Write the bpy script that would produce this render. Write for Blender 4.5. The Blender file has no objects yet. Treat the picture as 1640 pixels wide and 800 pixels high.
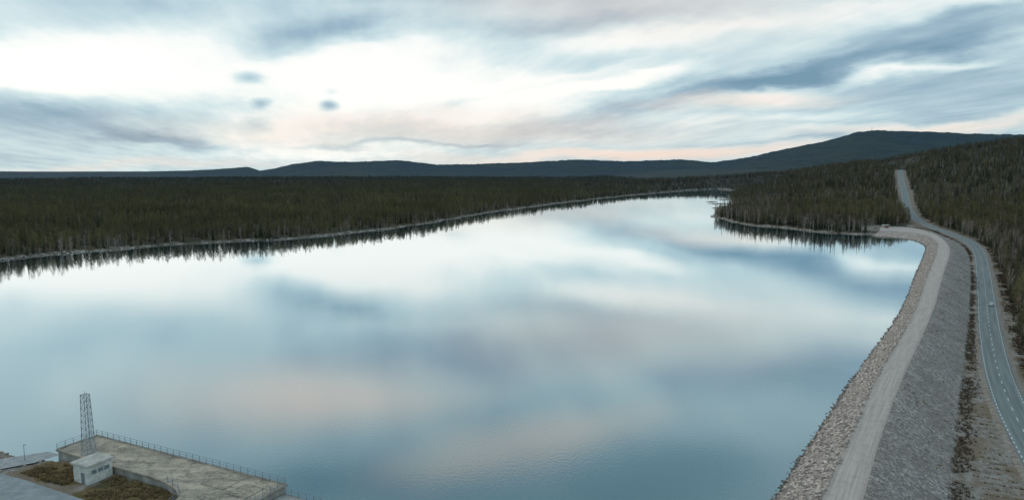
import bpy, bmesh, math, random
import numpy as np
from mathutils import Vector, Matrix
rng=np.random.default_rng(7); random.seed(7)
scene=bpy.context.scene
COL=scene.collection
# ------------------------------------------------------------------ survey helpers (drone camera calibration)
F=1108.0; PITCH=math.radians(6.59); H=60.0
sp,cp=math.sin(PITCH),math.cos(PITCH)
def ray(px,py):
    u=(px-820)/F; v=(400-py)/F
    return u, cp+v*sp, v*cp-sp
def G(px,py,z=0.0):
    r=ray(px,py); t=(z-H)/r[2]; return (r[0]*t, r[1]*t)
def PD(px,py,d):
    r=ray(px,py); t=d/r[1]; return (r[0]*t, d, H+r[2]*t)
def project(x,y,z):
    zc=y*cp-(z-H)*sp; yc=y*sp+(z-H)*cp
    return 820+F*x/zc, 400-F*yc/zc
def smooth(t):
    t=np.clip(t,0,1); return t*t*(3-2*t)
def hsh(a,b,s): 
    v=np.sin(a*127.1+b*311.7+s*74.7)*43758.5453
    return v-np.floor(v)
def vn(x,y,s=0):
    xi=np.floor(x); yi=np.floor(y); fx=smooth(x-xi); fy=smooth(y-yi)
    a=hsh(xi,yi,s)*(1-fx)+hsh(xi+1,yi,s)*fx
    b=hsh(xi,yi+1,s)*(1-fx)+hsh(xi+1,yi+1,s)*fx
    return a*(1-fy)+b*fy
def catmull(pts,n):
    P=[np.array(p,float) for p in pts]
    P=[2*P[0]-P[1]]+P+[2*P[-1]-P[-2]]
    out=[]
    for i in range(1,len(P)-2):
        for k in range(n):
            t=k/n
            out.append(0.5*((2*P[i])+(-P[i-1]+P[i+1])*t+(2*P[i-1]-5*P[i]+4*P[i+1]-P[i+2])*t*t+(-P[i-1]+3*P[i]-3*P[i+1]+P[i+2])*t**3))
    out.append(P[-2]); return np.array(out)
def resample(P,step):
    P=np.array(P); seg=np.linalg.norm(np.diff(P[:,:2],axis=0),axis=1); s=np.concatenate([[0],np.cumsum(seg)])
    q=np.arange(0,s[-1],step)
    return np.stack([np.interp(q,s,P[:,k]) for k in range(P.shape[1])],1)

# ------------------------------------------------------------------ materials
def newmat(name):
    m=bpy.data.materials.new(name); m.use_nodes=True
    nt=m.node_tree; b=nt.nodes["Principled BSDF"]
    return m,nt,b
def N(nt,t,**kw):
    n=nt.nodes.new(t)
    for k,v in kw.items(): setattr(n,k,v)
    return n
def rgb(c): return (c[0],c[1],c[2],1.0)
def mixc(nt,fac,a,b,mode='MIX'):
    n=N(nt,'ShaderNodeMix',data_type='RGBA',blend_type=mode)
    for s,v in ((n.inputs[0],fac),(n.inputs[6],a),(n.inputs[7],b)):
        if isinstance(v,bpy.types.NodeSocket): nt.links.new(v,s)
        elif isinstance(v,(tuple,list)): s.default_value=rgb(v)
        else: s.default_value=v
    return n.outputs[2]
def math_(nt,op,a,b=None,c=None,clamp=False):
    n=N(nt,'ShaderNodeMath',operation=op); n.use_clamp=clamp
    for i,v in enumerate((a,b,c)):
        if v is None: continue
        if isinstance(v,bpy.types.NodeSocket): nt.links.new(v,n.inputs[i])
        else: n.inputs[i].default_value=v
    return n.outputs[0]
def mrange(nt,v,a,b,c=0.0,d=1.0,smoothst=False):
    n=N(nt,'ShaderNodeMapRange'); n.interpolation_type='SMOOTHSTEP' if smoothst else 'LINEAR'
    nt.links.new(v,n.inputs[0])
    for i,x in enumerate((a,b,c,d)): n.inputs[i+1].default_value=x
    return n.outputs[0]
def coords(nt,world=True):
    if world: return N(nt,'ShaderNodeNewGeometry').outputs['Position']
    return N(nt,'ShaderNodeTexCoord').outputs['Object']
def noise(nt,vec,scale,detail=5,rough=0.6,out=0):
    n=N(nt,'ShaderNodeTexNoise'); n.inputs['Scale'].default_value=scale; n.inputs['Detail'].default_value=detail
    n.inputs['Roughness'].default_value=rough; nt.links.new(vec,n.inputs['Vector']); return n.outputs[out]
def bump(nt,b,h,strength,dist):
    n=N(nt,'ShaderNodeBump'); n.inputs['Strength'].default_value=strength; n.inputs['Distance'].default_value=dist
    nt.links.new(h,n.inputs['Height']); nt.links.new(n.outputs[0],b.inputs['Normal'])
def simple(name,c1,c2=None,scale=2.0,rough=0.8,bmp=0.0,metal=0.0,world=True,lo=0.35,hi=0.65):
    m,nt,b=newmat(name); c2=c2 or tuple(x*0.7 for x in c1)
    f=noise(nt,coords(nt,world),scale); f2=mrange(nt,f,lo,hi)
    nt.links.new(mixc(nt,f2,c1,c2),b.inputs['Base Color'])
    b.inputs['Roughness'].default_value=rough; b.inputs['Metallic'].default_value=metal
    b.inputs['Specular IOR Level'].default_value=0.25
    if bmp: bump(nt,b,f,bmp,0.1)
    return m
HAZE_PAINT=(0.020,0.056,0.090)
def paint_haze(nt,colr,near=1100,far=5200,mx=0.9):  # aerial haze painted into the base colour, growing with distance from origin
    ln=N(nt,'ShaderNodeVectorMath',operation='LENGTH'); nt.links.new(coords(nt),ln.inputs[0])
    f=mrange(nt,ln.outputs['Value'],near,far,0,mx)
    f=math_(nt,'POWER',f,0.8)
    return mixc(nt,f,colr,HAZE_PAINT)
def foliage(name,ca,cb,cc,haze=True,scale=0.35):
    m,nt,b=newmat(name)
    oi=N(nt,'ShaderNodeObjectInfo')
    c=mixc(nt,oi.outputs['Random'],ca,cb)
    f=noise(nt,coords(nt),1.1,2); c=mixc(nt,mrange(nt,f,0.42,0.68),c,cc)
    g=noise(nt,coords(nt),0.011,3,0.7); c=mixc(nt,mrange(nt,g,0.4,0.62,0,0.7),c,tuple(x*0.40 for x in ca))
    if haze: c=paint_haze(nt,c)
    nt.links.new(c,b.inputs['Base Color']); b.inputs['Roughness'].default_value=0.9
    b.inputs['Specular IOR Level'].default_value=0.1
    return m
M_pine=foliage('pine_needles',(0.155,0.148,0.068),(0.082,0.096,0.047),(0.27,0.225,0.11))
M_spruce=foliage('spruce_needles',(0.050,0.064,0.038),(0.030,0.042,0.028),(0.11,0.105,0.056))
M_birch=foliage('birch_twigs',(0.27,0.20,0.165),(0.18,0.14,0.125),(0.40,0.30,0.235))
M_bark=simple('pine_bark',(0.26,0.17,0.11),(0.13,0.095,0.07),3)
M_bbark=simple('birch_bark',(0.56,0.53,0.50),(0.25,0.23,0.22),4)
M_conc=simple('weathered_concrete',(0.45,0.44,0.41),(0.27,0.26,0.24),0.5,0.85,0.2)
M_white=simple('white_render',(0.70,0.71,0.67),(0.50,0.51,0.48),1.2,0.8)
M_steel=simple('galvanised_steel',(0.26,0.30,0.33),(0.17,0.20,0.23),3,0.5,0,0.2)
M_dark=simple('dark_glass',(0.02,0.025,0.03),(0.03,0.035,0.04),2,0.15)

def deckmat(name='stained_deck_concrete',k=1.0):
    m,nt,b=newmat(name); P=coords(nt)
    mp=N(nt,'ShaderNodeMapping'); mp.inputs['Rotation'].default_value=(0,0,0.45); mp.inputs['Scale'].default_value=(0.45,1.5,1); nt.links.new(P,mp.inputs[0])
    a=noise(nt,mp.outputs[0],0.22,7,0.65); c=mixc(nt,mrange(nt,a,0.42,0.58),(0.46*k,0.39*k,0.30*k),(0.25*k,0.22*k,0.175*k))
    b2=noise(nt,P,0.45,8,0.75); c=mixc(nt,mrange(nt,b2,0.50,0.60,0,0.8),c,(0.15,0.13,0.10))
    e=noise(nt,mp.outputs[0],0.35,2); ring=math_(nt,'ABSOLUTE',math_(nt,'SUBTRACT',e,0.53)); 
    c=mixc(nt,mrange(nt,ring,0.0,0.012,0.8,0),c,(0.06,0.06,0.055))
    f=noise(nt,P,2.5,6,0.8); c=mixc(nt,mrange(nt,f,0.52,0.64,0,0.6),c,(0.62,0.57,0.49))
    nt.links.new(c,b.inputs['Base Color']); b.inputs['Roughness'].default_value=0.8; return m
M_deck=deckmat()

def rockmat(name,ca,cb,cc):
    m,nt,b=newmat(name); P=coords(nt)
    v=N(nt,'ShaderNodeTexVoronoi'); v.inputs['Scale'].default_value=1.5; nt.links.new(P,v.inputs['Vector'])
    sx=N(nt,'ShaderNodeSeparateColor'); nt.links.new(v.outputs['Color'],sx.inputs[0])
    c=mixc(nt,sx.outputs[0],ca,cb); c=mixc(nt,mrange(nt,sx.outputs[1],0.6,1.0,0,0.9),c,cc)
    c=mixc(nt,mrange(nt,v.outputs['Distance'],0.35,0.75,0,0.75),c,(0.07,0.06,0.055))
    g=noise(nt,P,0.15,5,0.7); c=mixc(nt,mrange(nt,g,0.45,0.62,0,0.4),c,tuple(t*0.5 for t in ca))
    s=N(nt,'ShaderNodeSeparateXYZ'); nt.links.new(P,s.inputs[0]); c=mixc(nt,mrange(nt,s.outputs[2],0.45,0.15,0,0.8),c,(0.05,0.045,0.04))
    nt.links.new(c,b.inputs['Base Color']); b.inputs['Roughness'].default_value=0.9; return m
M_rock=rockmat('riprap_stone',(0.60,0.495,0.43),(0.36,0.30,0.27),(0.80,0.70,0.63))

def slopemat():
    m,nt,b=newmat('grey_gravel_slope'); P=coords(nt)
    v=N(nt,'ShaderNodeTexVoronoi'); v.inputs['Scale'].default_value=1.8; nt.links.new(P,v.inputs['Vector'])
    sx=N(nt,'ShaderNodeSeparateColor'); nt.links.new(v.outputs['Color'],sx.inputs[0])
    c=mixc(nt,math_(nt,'POWER',sx.outputs[0],1.6),(0.185,0.168,0.155),(0.53,0.475,0.43))
    g=noise(nt,P,0.09,6,0.65); c=mixc(nt,mrange(nt,g,0.42,0.62,0,0.65),c,(0.20,0.170,0.145))
    f=noise(nt,P,0.6,7,0.8); c=mixc(nt,mrange(nt,f,0.54,0.66,0,0.8),c,(0.10,0.08,0.062))
    nt.links.new(c,b.inputs['Base Color']); b.inputs['Roughness'].default_value=0.9
    bump(nt,b,v.outputs['Distance'],0.9,0.35); return m
M_slope=slopemat()
def pathmat():
    m,nt,b=newmat('pale_gravel_path'); P=coords(nt)
    uv=N(nt,'ShaderNodeUVMap'); s=N(nt,'ShaderNodeSeparateXYZ'); nt.links.new(uv.outputs[0],s.inputs[0])
    mp=N(nt,'ShaderNodeMapping'); mp.inputs['Scale'].default_value=(14,0.05,1); nt.links.new(uv.outputs[0],mp.inputs[0])
    a=noise(nt,mp.outputs[0],1.0,4)
    c=mixc(nt,mrange(nt,a,0.38,0.62),(0.50,0.425,0.39),(0.37,0.318,0.292))
    e=math_(nt,'ABSOLUTE',math_(nt,'SUBTRACT',s.outputs[0],0.5))
    nz=noise(nt,P,0.35,5); e2=math_(nt,'ADD',e,math_(nt,'MULTIPLY',math_(nt,'SUBTRACT',nz,0.5),0.35))
    c=mixc(nt,mrange(nt,e2,0.30,0.5,0,0.8),c,(0.31,0.265,0.235))
    f=noise(nt,P,3.0,6,0.75); c=mixc(nt,mrange(nt,f,0.5,0.75,0,0.6),c,(0.60,0.52,0.48))
    g=noise(nt,P,0.5,6,0.7); c=mixc(nt,mrange(nt,g,0.5,0.7,0,0.6),c,(0.28,0.24,0.215))
    nt.links.new(c,b.inputs['Base Color']); b.inputs['Roughness'].default_value=0.95; return m
M_path=pathmat()
def roadmat():
    m,nt,b=newmat('worn_asphalt'); P=coords(nt)
    uv=N(nt,'ShaderNodeUVMap'); mp=N(nt,'ShaderNodeMapping'); mp.inputs['Scale'].default_value=(9,0.03,1); nt.links.new(uv.outputs[0],mp.inputs[0])
    a=noise(nt,mp.outputs[0],1.0,4)
    c=mixc(nt,mrange(nt,a,0.38,0.62),(0.18,0.212,0.212),(0.11,0.132,0.132))
    f=noise(nt,P,2.5,5,0.75); c=mixc(nt,mrange(nt,f,0.45,0.75,0,0.4),c,(0.23,0.258,0.255))
    nt.links.new(c,b.inputs['Base Color']); b.inputs['Roughness'].default_value=0.7; return m
M_road=roadmat()
M_mark=simple('white_road_paint',(0.78,0.79,0.79),(0.5,0.52,0.52),3,0.7)

def groundmat():
    m,nt,b=newmat('forest_ground'); P=coords(nt)
    at=N(nt,'ShaderNodeAttribute',attribute_name='mask'); s=N(nt,'ShaderNodeSeparateColor'); nt.links.new(at.outputs['Color'],s.inputs[0])
    a=noise(nt,P,0.08,6); c=mixc(nt,mrange(nt,a,0.35,0.65),(0.070,0.065,0.035),(0.115,0.09,0.055))
    f=noise(nt,P,0.02,8,0.75); c=mixc(nt,mrange(nt,f,0.5,0.7,0,0.6),c,(0.035,0.042,0.026))
    c=paint_haze(nt,c)
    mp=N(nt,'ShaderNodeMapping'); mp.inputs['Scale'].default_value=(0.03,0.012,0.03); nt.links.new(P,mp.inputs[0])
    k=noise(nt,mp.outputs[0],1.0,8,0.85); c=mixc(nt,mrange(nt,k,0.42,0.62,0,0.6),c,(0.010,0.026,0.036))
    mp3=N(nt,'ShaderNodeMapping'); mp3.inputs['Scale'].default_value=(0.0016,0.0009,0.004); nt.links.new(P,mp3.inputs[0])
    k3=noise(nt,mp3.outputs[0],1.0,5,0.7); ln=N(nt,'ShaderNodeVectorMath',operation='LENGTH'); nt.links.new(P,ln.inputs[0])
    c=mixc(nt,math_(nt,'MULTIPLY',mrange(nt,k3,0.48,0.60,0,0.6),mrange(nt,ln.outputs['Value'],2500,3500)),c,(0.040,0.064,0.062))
    g=noise(nt,P,0.5,6,0.7); g2=noise(nt,P,3.0,5,0.7); g0=noise(nt,P,0.09,5,0.7)
    vg=mixc(nt,mrange(nt,g,0.42,0.6),(0.28,0.26,0.24),(0.165,0.14,0.115)); vg=mixc(nt,mrange(nt,g2,0.5,0.7,0,0.7),vg,(0.37,0.35,0.33))
    vg=mixc(nt,mrange(nt,g0,0.46,0.58,0,0.75),vg,(0.175,0.13,0.085))
    c=mixc(nt,s.outputs[0],c,vg)
    sh=mixc(nt,mrange(nt,g,0.42,0.58),(0.44,0.39,0.355),(0.10,0.085,0.065)); sh=mixc(nt,mrange(nt,g0,0.45,0.56,0,0.75),sh,(0.08,0.07,0.045))
    c=mixc(nt,s.outputs[1],c,sh)
    gr=mixc(nt,mrange(nt,g,0.4,0.6),(0.20,0.14,0.065),(0.10,0.085,0.04)); gr=mixc(nt,mrange(nt,g2,0.5,0.65,0,0.7),gr,(0.05,0.045,0.027))
    c=mixc(nt,s.outputs[2],c,gr)
    nt.links.new(c,b.inputs['Base Color']); b.inputs['Roughness'].default_value=0.95; b.inputs['Specular IOR Level'].default_value=0.1
    bump(nt,b,g2,0.5,0.15); return m
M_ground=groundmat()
def watermat():
    m,nt,b=newmat('lake_water'); nt.nodes.remove(b); out=nt.nodes['Material Output']; P=coords(nt)
    d=N(nt,'ShaderNodeBsdfDiffuse'); d.inputs['Color'].default_value=(0.038,0.118,0.135,1)
    g=N(nt,'ShaderNodeBsdfGlossy'); g.inputs['Roughness'].default_value=0.02; g.inputs['Color'].default_value=(0.93,0.99,1,1)
    mp=N(nt,'ShaderNodeMapping'); mp.inputs['Scale'].default_value=(1.0,0.6,1); nt.links.new(P,mp.inputs[0])
    n1=noise(nt,mp.outputs[0],1.6,4,0.6); n2=noise(nt,P,0.012,3)
    s=N(nt,'ShaderNodeSeparateXYZ'); nt.links.new(P,s.inputs[0])
    bp=N(nt,'ShaderNodeBump'); nt.links.new(mrange(nt,s.outputs[1],110,420,0.030,0.012),bp.inputs['Distance'])
    nt.links.new(n1,bp.inputs['Height']); nt.links.new(mrange(nt,n2,0.4,0.65,0.3,0.8),bp.inputs['Strength'])
    nt.links.new(bp.outputs[0],g.inputs['Normal'])
    lw=N(nt,'ShaderNodeLayerWeight'); lw.inputs['Blend'].default_value=0.5
    f=mrange(nt,lw.outputs['Facing'],0.52,0.88,0.22,0.92)
    mx=N(nt,'ShaderNodeMixShader'); nt.links.new(f,mx.inputs[0]); nt.links.new(d.outputs[0],mx.inputs[1]); nt.links.new(g.outputs[0],mx.inputs[2])
    nt.links.new(mx.outputs[0],out.inputs['Surface']); return m
M_water=watermat()

# ------------------------------------------------------------------ object helpers
def tag(o,label=None,cat=None,kind=None,group=None):
    if label: o['label']=label
    if cat: o['category']=cat
    if kind: o['kind']=kind
    if group: o['group']=group
    return o
def mkmesh(name,verts,faces,mats,midx=None,smooth_=False):
    me=bpy.data.meshes.new(name); me.from_pydata([tuple(map(float,v)) for v in verts],[],[tuple(map(int,f)) for f in faces])
    for m in mats: me.materials.append(m)
    if midx is not None: me.polygons.foreach_set('material_index',np.array(midx,dtype=np.int32))
    if smooth_: me.polygons.foreach_set('use_smooth',np.ones(len(me.polygons),dtype=bool))
    me.update(); return me
def bigmesh(name,verts,faces,mat):
    me=bpy.data.meshes.new(name); verts=np.asarray(verts,np.float32); faces=np.asarray(faces,np.int32)
    k=faces.shape[1]; me.vertices.add(len(verts)); me.vertices.foreach_set('co',verts.ravel())
    me.loops.add(faces.size); me.loops.foreach_set('vertex_index',faces.ravel())
    me.polygons.add(len(faces)); me.polygons.foreach_set('loop_start',np.arange(0,faces.size,k,dtype=np.int32))
    me.update(calc_edges=True); me.materials.append(mat); return me
def obj(name,me,parent=None,loc=None,rot=None):
    o=bpy.data.objects.new(name,me); COL.objects.link(o)
    if parent: o.parent=parent
    if loc is not None: o.location=loc
    if rot is not None: o.rotation_euler=rot
    return o
class MB:
    def __init__(s): s.v=[]; s.f=[]; s.m=[]
    def box(s,c,size,ang=0,mi=0,top=1.0):
        hx,hy,hz=[k/2 for k in size]; b=len(s.v); ca,sa=math.cos(ang),math.sin(ang)
        for z in (-hz,hz):
            k=top if z>0 else 1
            for x,y in ((-hx,-hy),(hx,-hy),(hx,hy),(-hx,hy)):
                x*=k;y*=k
                s.v.append((c[0]+x*ca-y*sa,c[1]+x*sa+y*ca,c[2]+z))
        for f in ((0,3,2,1),(4,5,6,7),(0,1,5,4),(1,2,6,5),(2,3,7,6),(3,0,4,7)): s.f.append([b+i for i in f]); s.m.append(mi)
    def rod(s,p,q,r,r2=None,n=5,mi=0,cap=True):
        p=Vector(p);q=Vector(q); d=(q-p).normalized(); a=d.orthogonal().normalized(); c=d.cross(a); r2=r if r2 is None else r2
        b=len(s.v)
        for P,R in ((p,r),(q,r2)):
            for i in range(n):
                t=2*math.pi*i/n; s.v.append(tuple(P+a*math.cos(t)*R+c*math.sin(t)*R))
        for i in range(n):
            j=(i+1)%n; s.f.append([b+i,b+j,b+n+j,b+n+i]); s.m.append(mi)
        if cap: s.f.append([b+n+i for i in range(n)]); s.m.append(mi); s.f.append([b+n-1-i for i in range(n)]); s.m.append(mi)
    def poly(s,pts,z0,z1,mi=0,mtop=None):
        b=len(s.v); n=len(pts)
        for z in (z0,z1):
            for p in pts: s.v.append((p[0],p[1],z))
        for i in range(n):
            j=(i+1)%n; s.f.append([b+i,b+j,b+n+j,b+n+i]); s.m.append(mi)
        s.f.append([b+n+i for i in range(n)]); s.m.append(mi if mtop is None else mtop); s.f.append([b+n-1-i for i in range(n)]); s.m.append(mi)
    def mesh(s,name,mats,sm=False):
        me=mkmesh(name,s.v,s.f,mats,s.m,sm)
        bm=bmesh.new(); bm.from_mesh(me); bmesh.ops.recalc_face_normals(bm,faces=bm.faces); bm.to_mesh(me); bm.free(); return me

# ------------------------------------------------------------------ key lines in world metres
ZC=3.0
B0=np.array([-86.6,139.0]); DA=np.array([0.9,-0.436]); DP=np.array([-0.436,-0.9])
def S(a,p): q=B0+DA*a+DP*p; return (float(q[0]),float(q[1]))
st=[((1238,800),(1312,800),(1384,800),(1530,800),-4.2),
    ((1303,700),(1358,700),(1412,700),(1538,700),-4.2),
    ((1370,600),(1405,600),(1449,600),(1549,600),-4.2),
    ((1441,500),(1462,500),(1494,500),(1557,500),-4.2),
    ((1466,440),(1484,440),(1511,440),(1558,440),-4.2),
    ((1481,404),(1499,402),(1522,402),(1552,407),-3.2),
    ((1480,393),(1498,387),(1513,385),(1538,391),-1.0),
    ((1462,385),(1480,377),(1494,373),(1512,378),1.5),
    ((1432,381),(1448,372),(1455,364),(1482,367),2.6),
    ((1396,378),(1408,370),(1410,363),(1420,360),2.7)]
def line(k,z):
    P=[(*G(*s[k],z if z is not None else s[4]), (z if z is not None else s[4])) for s in st]
    p0=np.array(P[0]);p1=np.array(P[1]); P=[tuple(p0-(p1-p0)*1.6)]+P
    return catmull(P,10)
W_=line(0,0.0); L_=line(1,ZC); R_=line(2,ZC); T_=line(3,None)
rd=[(1740,860,-3.5),(1645,700,-3.5),(1615,640,-3.5),(1595,580,-3.5),(1584,520,-3.5),(1580,485,-3.5),(1575,440,-3.5),(1567,402,-2.6),(1549,385,-0.6),(1525,375,1.2),(1497,365,2.5),(1475,355,4.0)]
RP=[(*G(a,b,c),c) for a,b,c in rd]
RP+= [PD(1462,345,795),PD(1453,330,880),PD(1449,310,1010),PD(1444,290,1180),PD(1441,272.5,1400)]
e=np.array(RP[-1]); RP+=[(e[0]+90,e[1]+170,e[2]-6),(e[0]+200,e[1]+500,e[2]-30)]
ROAD=resample(catmull(RP,12),3.0)
ROADc=ROAD[::5]
def nat(l): return [G(x,y,0) for x,y in l]
pen=nat([(1375,376),(1330,373),(1290,369),(1250,365),(1200,361),(1165,354),(1141,347),(1150,341),(1178,337),(1172,327),(1165,318),(1172,310),(1183,305.5),(1150,302.5),(1110,304.5),(1060,308.5),(1000,314),(950,319),(900,325),(830,334),(750,346),(685,358),(600,369),(520,378),(430,385),(340,388),(250,394),(120,406),(0,417),(-150,432),(-400,458)])
ps=resample(np.array(pen),14.0)
ps[:,0]+= (vn(ps[:,0]/25,ps[:,1]/25,3)-0.5)*9; ps[:,1]+=(vn(ps[:,0]/25,ps[:,1]/25,5)-0.5)*18
LAKE=[tuple(p[:2]) for p in L_[::3]]+[tuple(p) for p in ps]+[(-600,300),(-260,180),(-150,155),(-113,143),(-98,134),S(1,7),S(1,1),S(51,1),S(51,19),S(51,40),(-50,30),(-40,-60),(0,-120),(10,-40)]
LAKE=np.array(LAKE)
def sdist(x,y,poly,closed=True):
    d2=np.full(x.shape,1e18); ins=np.zeros(x.shape,bool); n=len(poly)
    for i in range(n if closed else n-1):
        ax,ay=poly[i][:2]; bx,by=poly[(i+1)%n][:2]
        dx,dy=bx-ax,by-ay; L2=dx*dx+dy*dy+1e-9
        t=np.clip(((x-ax)*dx+(y-ay)*dy)/L2,0,1)
        d2=np.minimum(d2,(x-ax-t*dx)**2+(y-ay-t*dy)**2)
        if closed and by!=ay:
            c=((ay>y)!=(by>y))&(x<(bx-ax)*(y-ay)/(by-ay)+ax); ins^=c
    d=np.sqrt(d2)
    return np.where(ins,-d,d) if closed else d
def roadnear(x,y):
    d2=np.full(x.shape,1e18); z=np.zeros(x.shape)
    for i in range(len(ROADc)-1):
        ax,ay,az=ROADc[i]; bx,by,bz=ROADc[i+1]; dx,dy=bx-ax,by-ay; L2=dx*dx+dy*dy
        t=np.clip(((x-ax)*dx+(y-ay)*dy)/L2,0,1); q=(x-ax-t*dx)**2+(y-ay-t*dy)**2
        m=q<d2; d2=np.where(m,q,d2); z=np.where(m,az+(bz-az)*t,z)
    return np.sqrt(d2),z
DAMPOLY=np.array([tuple(p[:2]) for p in L_[::3]]+[tuple(p[:2]) for p in ROAD[::-1] if p[1]<760])
sil=[(-400,281),(-200,276),(0,275),(60,277),(120,279),(180,281),(215,278),(280,273),(340,270),(398,266),(416,272),(440,268),(470,261),(510,256),(560,258),(640,255),(700,262),(770,261),(850,258),(930,254),(1000,257),(1090,254),(1140,258),(1200,250),(1260,236),(1300,229),(1340,220),(1370,211),(1400,208),(1450,210),(1500,211),(1560,214),(1640,215),(1800,222),(2100,235)]
sx_=np.array([s[0] for s in sil],float); sy_=np.array([s[1] for s in sil],float)
Rx=[-400,150,400,440,1100,1200,2100]; Ry=[7000,7500,8500,6200,6400,4700,4500]
SC=np.array(S(20,20))
def height(x,y):
    sd=sdist(x,y,LAKE); rdist,rz=roadnear(x,y)
    und=vn(x/320,y/320,1)*6+vn(x/110,y/110,2)*2.5
    h=0.5*smooth(sd/1.5)+1.6*smooth(sd/12)+smooth(sd/120)*und+ 8*smooth((y-1200)/3000)
    hx=np.clip((x-250)/700,0,1.3)
    hill=smooth((y-690)/650)*hx**1.35*85*smooth(sd/220)*(1-0.6*smooth((y-1450)/1100))
    h=h+hill
    az=np.clip(np.arctan2(x,y),-0.85,0.85); r=np.hypot(x,y); yd=r*np.cos(az)
    px=820+F*np.tan(az)/cp
    Rr=np.interp(px,Rx,Ry); ys=np.interp(px,sx_,sy_)
    ztop=H+(272-ys)/F*Rr*1.0
    t=yd/Rr
    ridge=(ztop-12)*np.where(t<1,smooth((t-0.50)/0.50)**1.15,1-0.25*smooth((t-1)/1.0))
    ridge=ridge*(1+0.22*(vn(x/700,y/700,9)-0.5)*np.where(t<0.93,1,0)*smooth((0.93-t)/0.2)) + (vn(x/60,y/60,12)-0.5)*7*smooth((t-0.5)/0.3)+(vn(x/25,y/25,14)-0.5)*8*smooth((t-0.8)/0.1)
    h=np.maximum(h,np.where(t>0.5,ridge,-99))
    inner=48-34*smooth((y-580)/160); wgt=1-smooth((rdist-inner)/(45))
    h=np.where(sd>0,h*(1-wgt)+(rz-0.25)*wgt,h)
    zone=1-smooth((np.hypot(x-SC[0],y-SC[1])-70)/30)
    h=np.where(sd>0,h*(1-zone)+(3.4*smooth(sd/2.5)+0.25*(vn(x/3,y/3,4)-.5))*zone,h)
    h=np.where(sd<0,np.maximum(-6,sd*0.5-0.2),h)
    return h,sd,rdist,rz

# ------------------------------------------------------------------ ground
az=np.concatenate([np.linspace(-100,-46,40,endpoint=False),np.linspace(-46,46,660,endpoint=False),np.linspace(46,100,41)])*math.pi/180
rr=np.exp(np.linspace(math.log(30),math.log(24000),780))
A,Rr_=np.meshgrid(az,rr); X=(Rr_*np.sin(A)).ravel(); Y=(Rr_*np.cos(A)).ravel()
Z,SD,RDI,RZ=height(X,Y)
na,nr=len(az),len(rr)
ii,jj=np.meshgrid(np.arange(nr-1),np.arange(na-1),indexing='ij'); base=(ii*na+jj).ravel()
faces=np.stack([base,base+na,base+na+1,base+1],1)[:, ::-1]
me=bigmesh('ground',np.stack([X,Y,Z],1),faces,M_ground)
me.polygons.foreach_set('use_smooth',np.ones(len(me.polygons),dtype=bool))
dp=sdist(X,Y,DAMPOLY)
verge=np.maximum(1-smooth((RDI-7-4*vn(X/15,Y/15,6))/4), (dp<0)*1.0)
loc=np.stack([X,Y],1)-B0; la=loc@DA/ (DA@DA); lp=loc@DP/(DP@DP)
zone=(np.hypot(X-SC[0],Y-SC[1])<85)
verge=np.where(zone,1.0,verge)
dend=np.hypot(X-G(1425,366,3)[0],Y-G(1425,366,3)[1]); verge=np.maximum(verge,1-smooth((dend-24-8*vn(X/9,Y/9,7))/6))
shore=np.where((SD>-3)&(SD<14)&~zone&(dp>0),1-smooth((SD-2-5*vn(X/12,Y/12,8))/2),0)
wob=(vn(X/2.5,Y/2.5,11)-.5)*2.5
grass=np.where(zone&(((la+wob>1)&(la+wob<15)&(lp+wob>9.5)&(lp+wob<15.5))|((la+wob>18.5)&(la+wob<39)&(lp+wob>8)&(lp+wob<17))),1.0,0.0)
ca=me.color_attributes.new('mask','FLOAT_COLOR','POINT')
ca.data.foreach_set('color',np.stack([verge,shore,grass,np.ones_like(verge)],1).astype(np.float32).ravel())
tag(obj('ground',me),'forested ground rising to distant wooded hills',kind='structure')

# ------------------------------------------------------------------ water
MID=(L_+R_)/2
wp=[tuple(p[:2]) for p in MID]+[(430,780),(900,1900),(900,2700),(-3500,2700),(-3500,-300),(0,-300)]
bm=bmesh.new(); f=bm.faces.new([bm.verts.new((x,y,0)) for x,y in wp]); bm.normal_update()
if f.normal.z<0: bmesh.ops.reverse_faces(bm,faces=[f])
bmesh.ops.triangulate(bm,faces=bm.faces[:])
wm=bpy.data.meshes.new('lake_water'); bm.to_mesh(wm); bm.free(); wm.materials.append(M_water)
tag(obj('water',wm),'calm reservoir water reflecting the cloudy sky',kind='structure')

# ------------------------------------------------------------------ dam
def strip(name,lines,mat,label,uv=True):
    n=len(lines[0]); k=len(lines); V=np.concatenate([l[:,None,:] for l in lines],1).reshape(-1,3)
    Fs=[]
    for i in range(n-1):
        for j in range(k-1): Fs.append((i*k+j,i*k+j+1,(i+1)*k+j+1,(i+1)*k+j))
    me=bigmesh(name,V,np.array(Fs),mat)
    ln=np.concatenate([[0],np.cumsum(np.linalg.norm(np.diff(lines[0][:,:2],axis=0),axis=1))])
    ul=me.uv_layers.new(name='UVMap'); vi=np.zeros(len(me.loops),np.int32); me.loops.foreach_get('vertex_index',vi)
    ul.data.foreach_set('uv',np.stack([(vi%k)/(k-1),ln[vi//k]],1).astype(np.float32).ravel())
    return tag(obj(name,me),label,kind='structure')
def lerp(a,b,t): return a+(b-a)*t
Wd=W_+(W_-L_)*0.5; 
e1=lerp(L_,R_,0.06); e2=lerp(L_,R_,0.97)
strip('riprap_bank',[Wd,lerp(Wd,L_,.5),L_,e1],M_rock,'stone riprap bank of the embankment dam at the water')
Td=T_+(T_-R_)*0.12
strip('dam_slope',[e2,R_,lerp(R_,Td,.25),lerp(R_,Td,.5),lerp(R_,Td,.75),Td],M_slope,'grey gravel downstream slope of the embankment dam')
u0,u1=e1.copy(),e2.copy(); u0[:,2]+=0.02;u1[:,2]+=0.02
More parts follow.
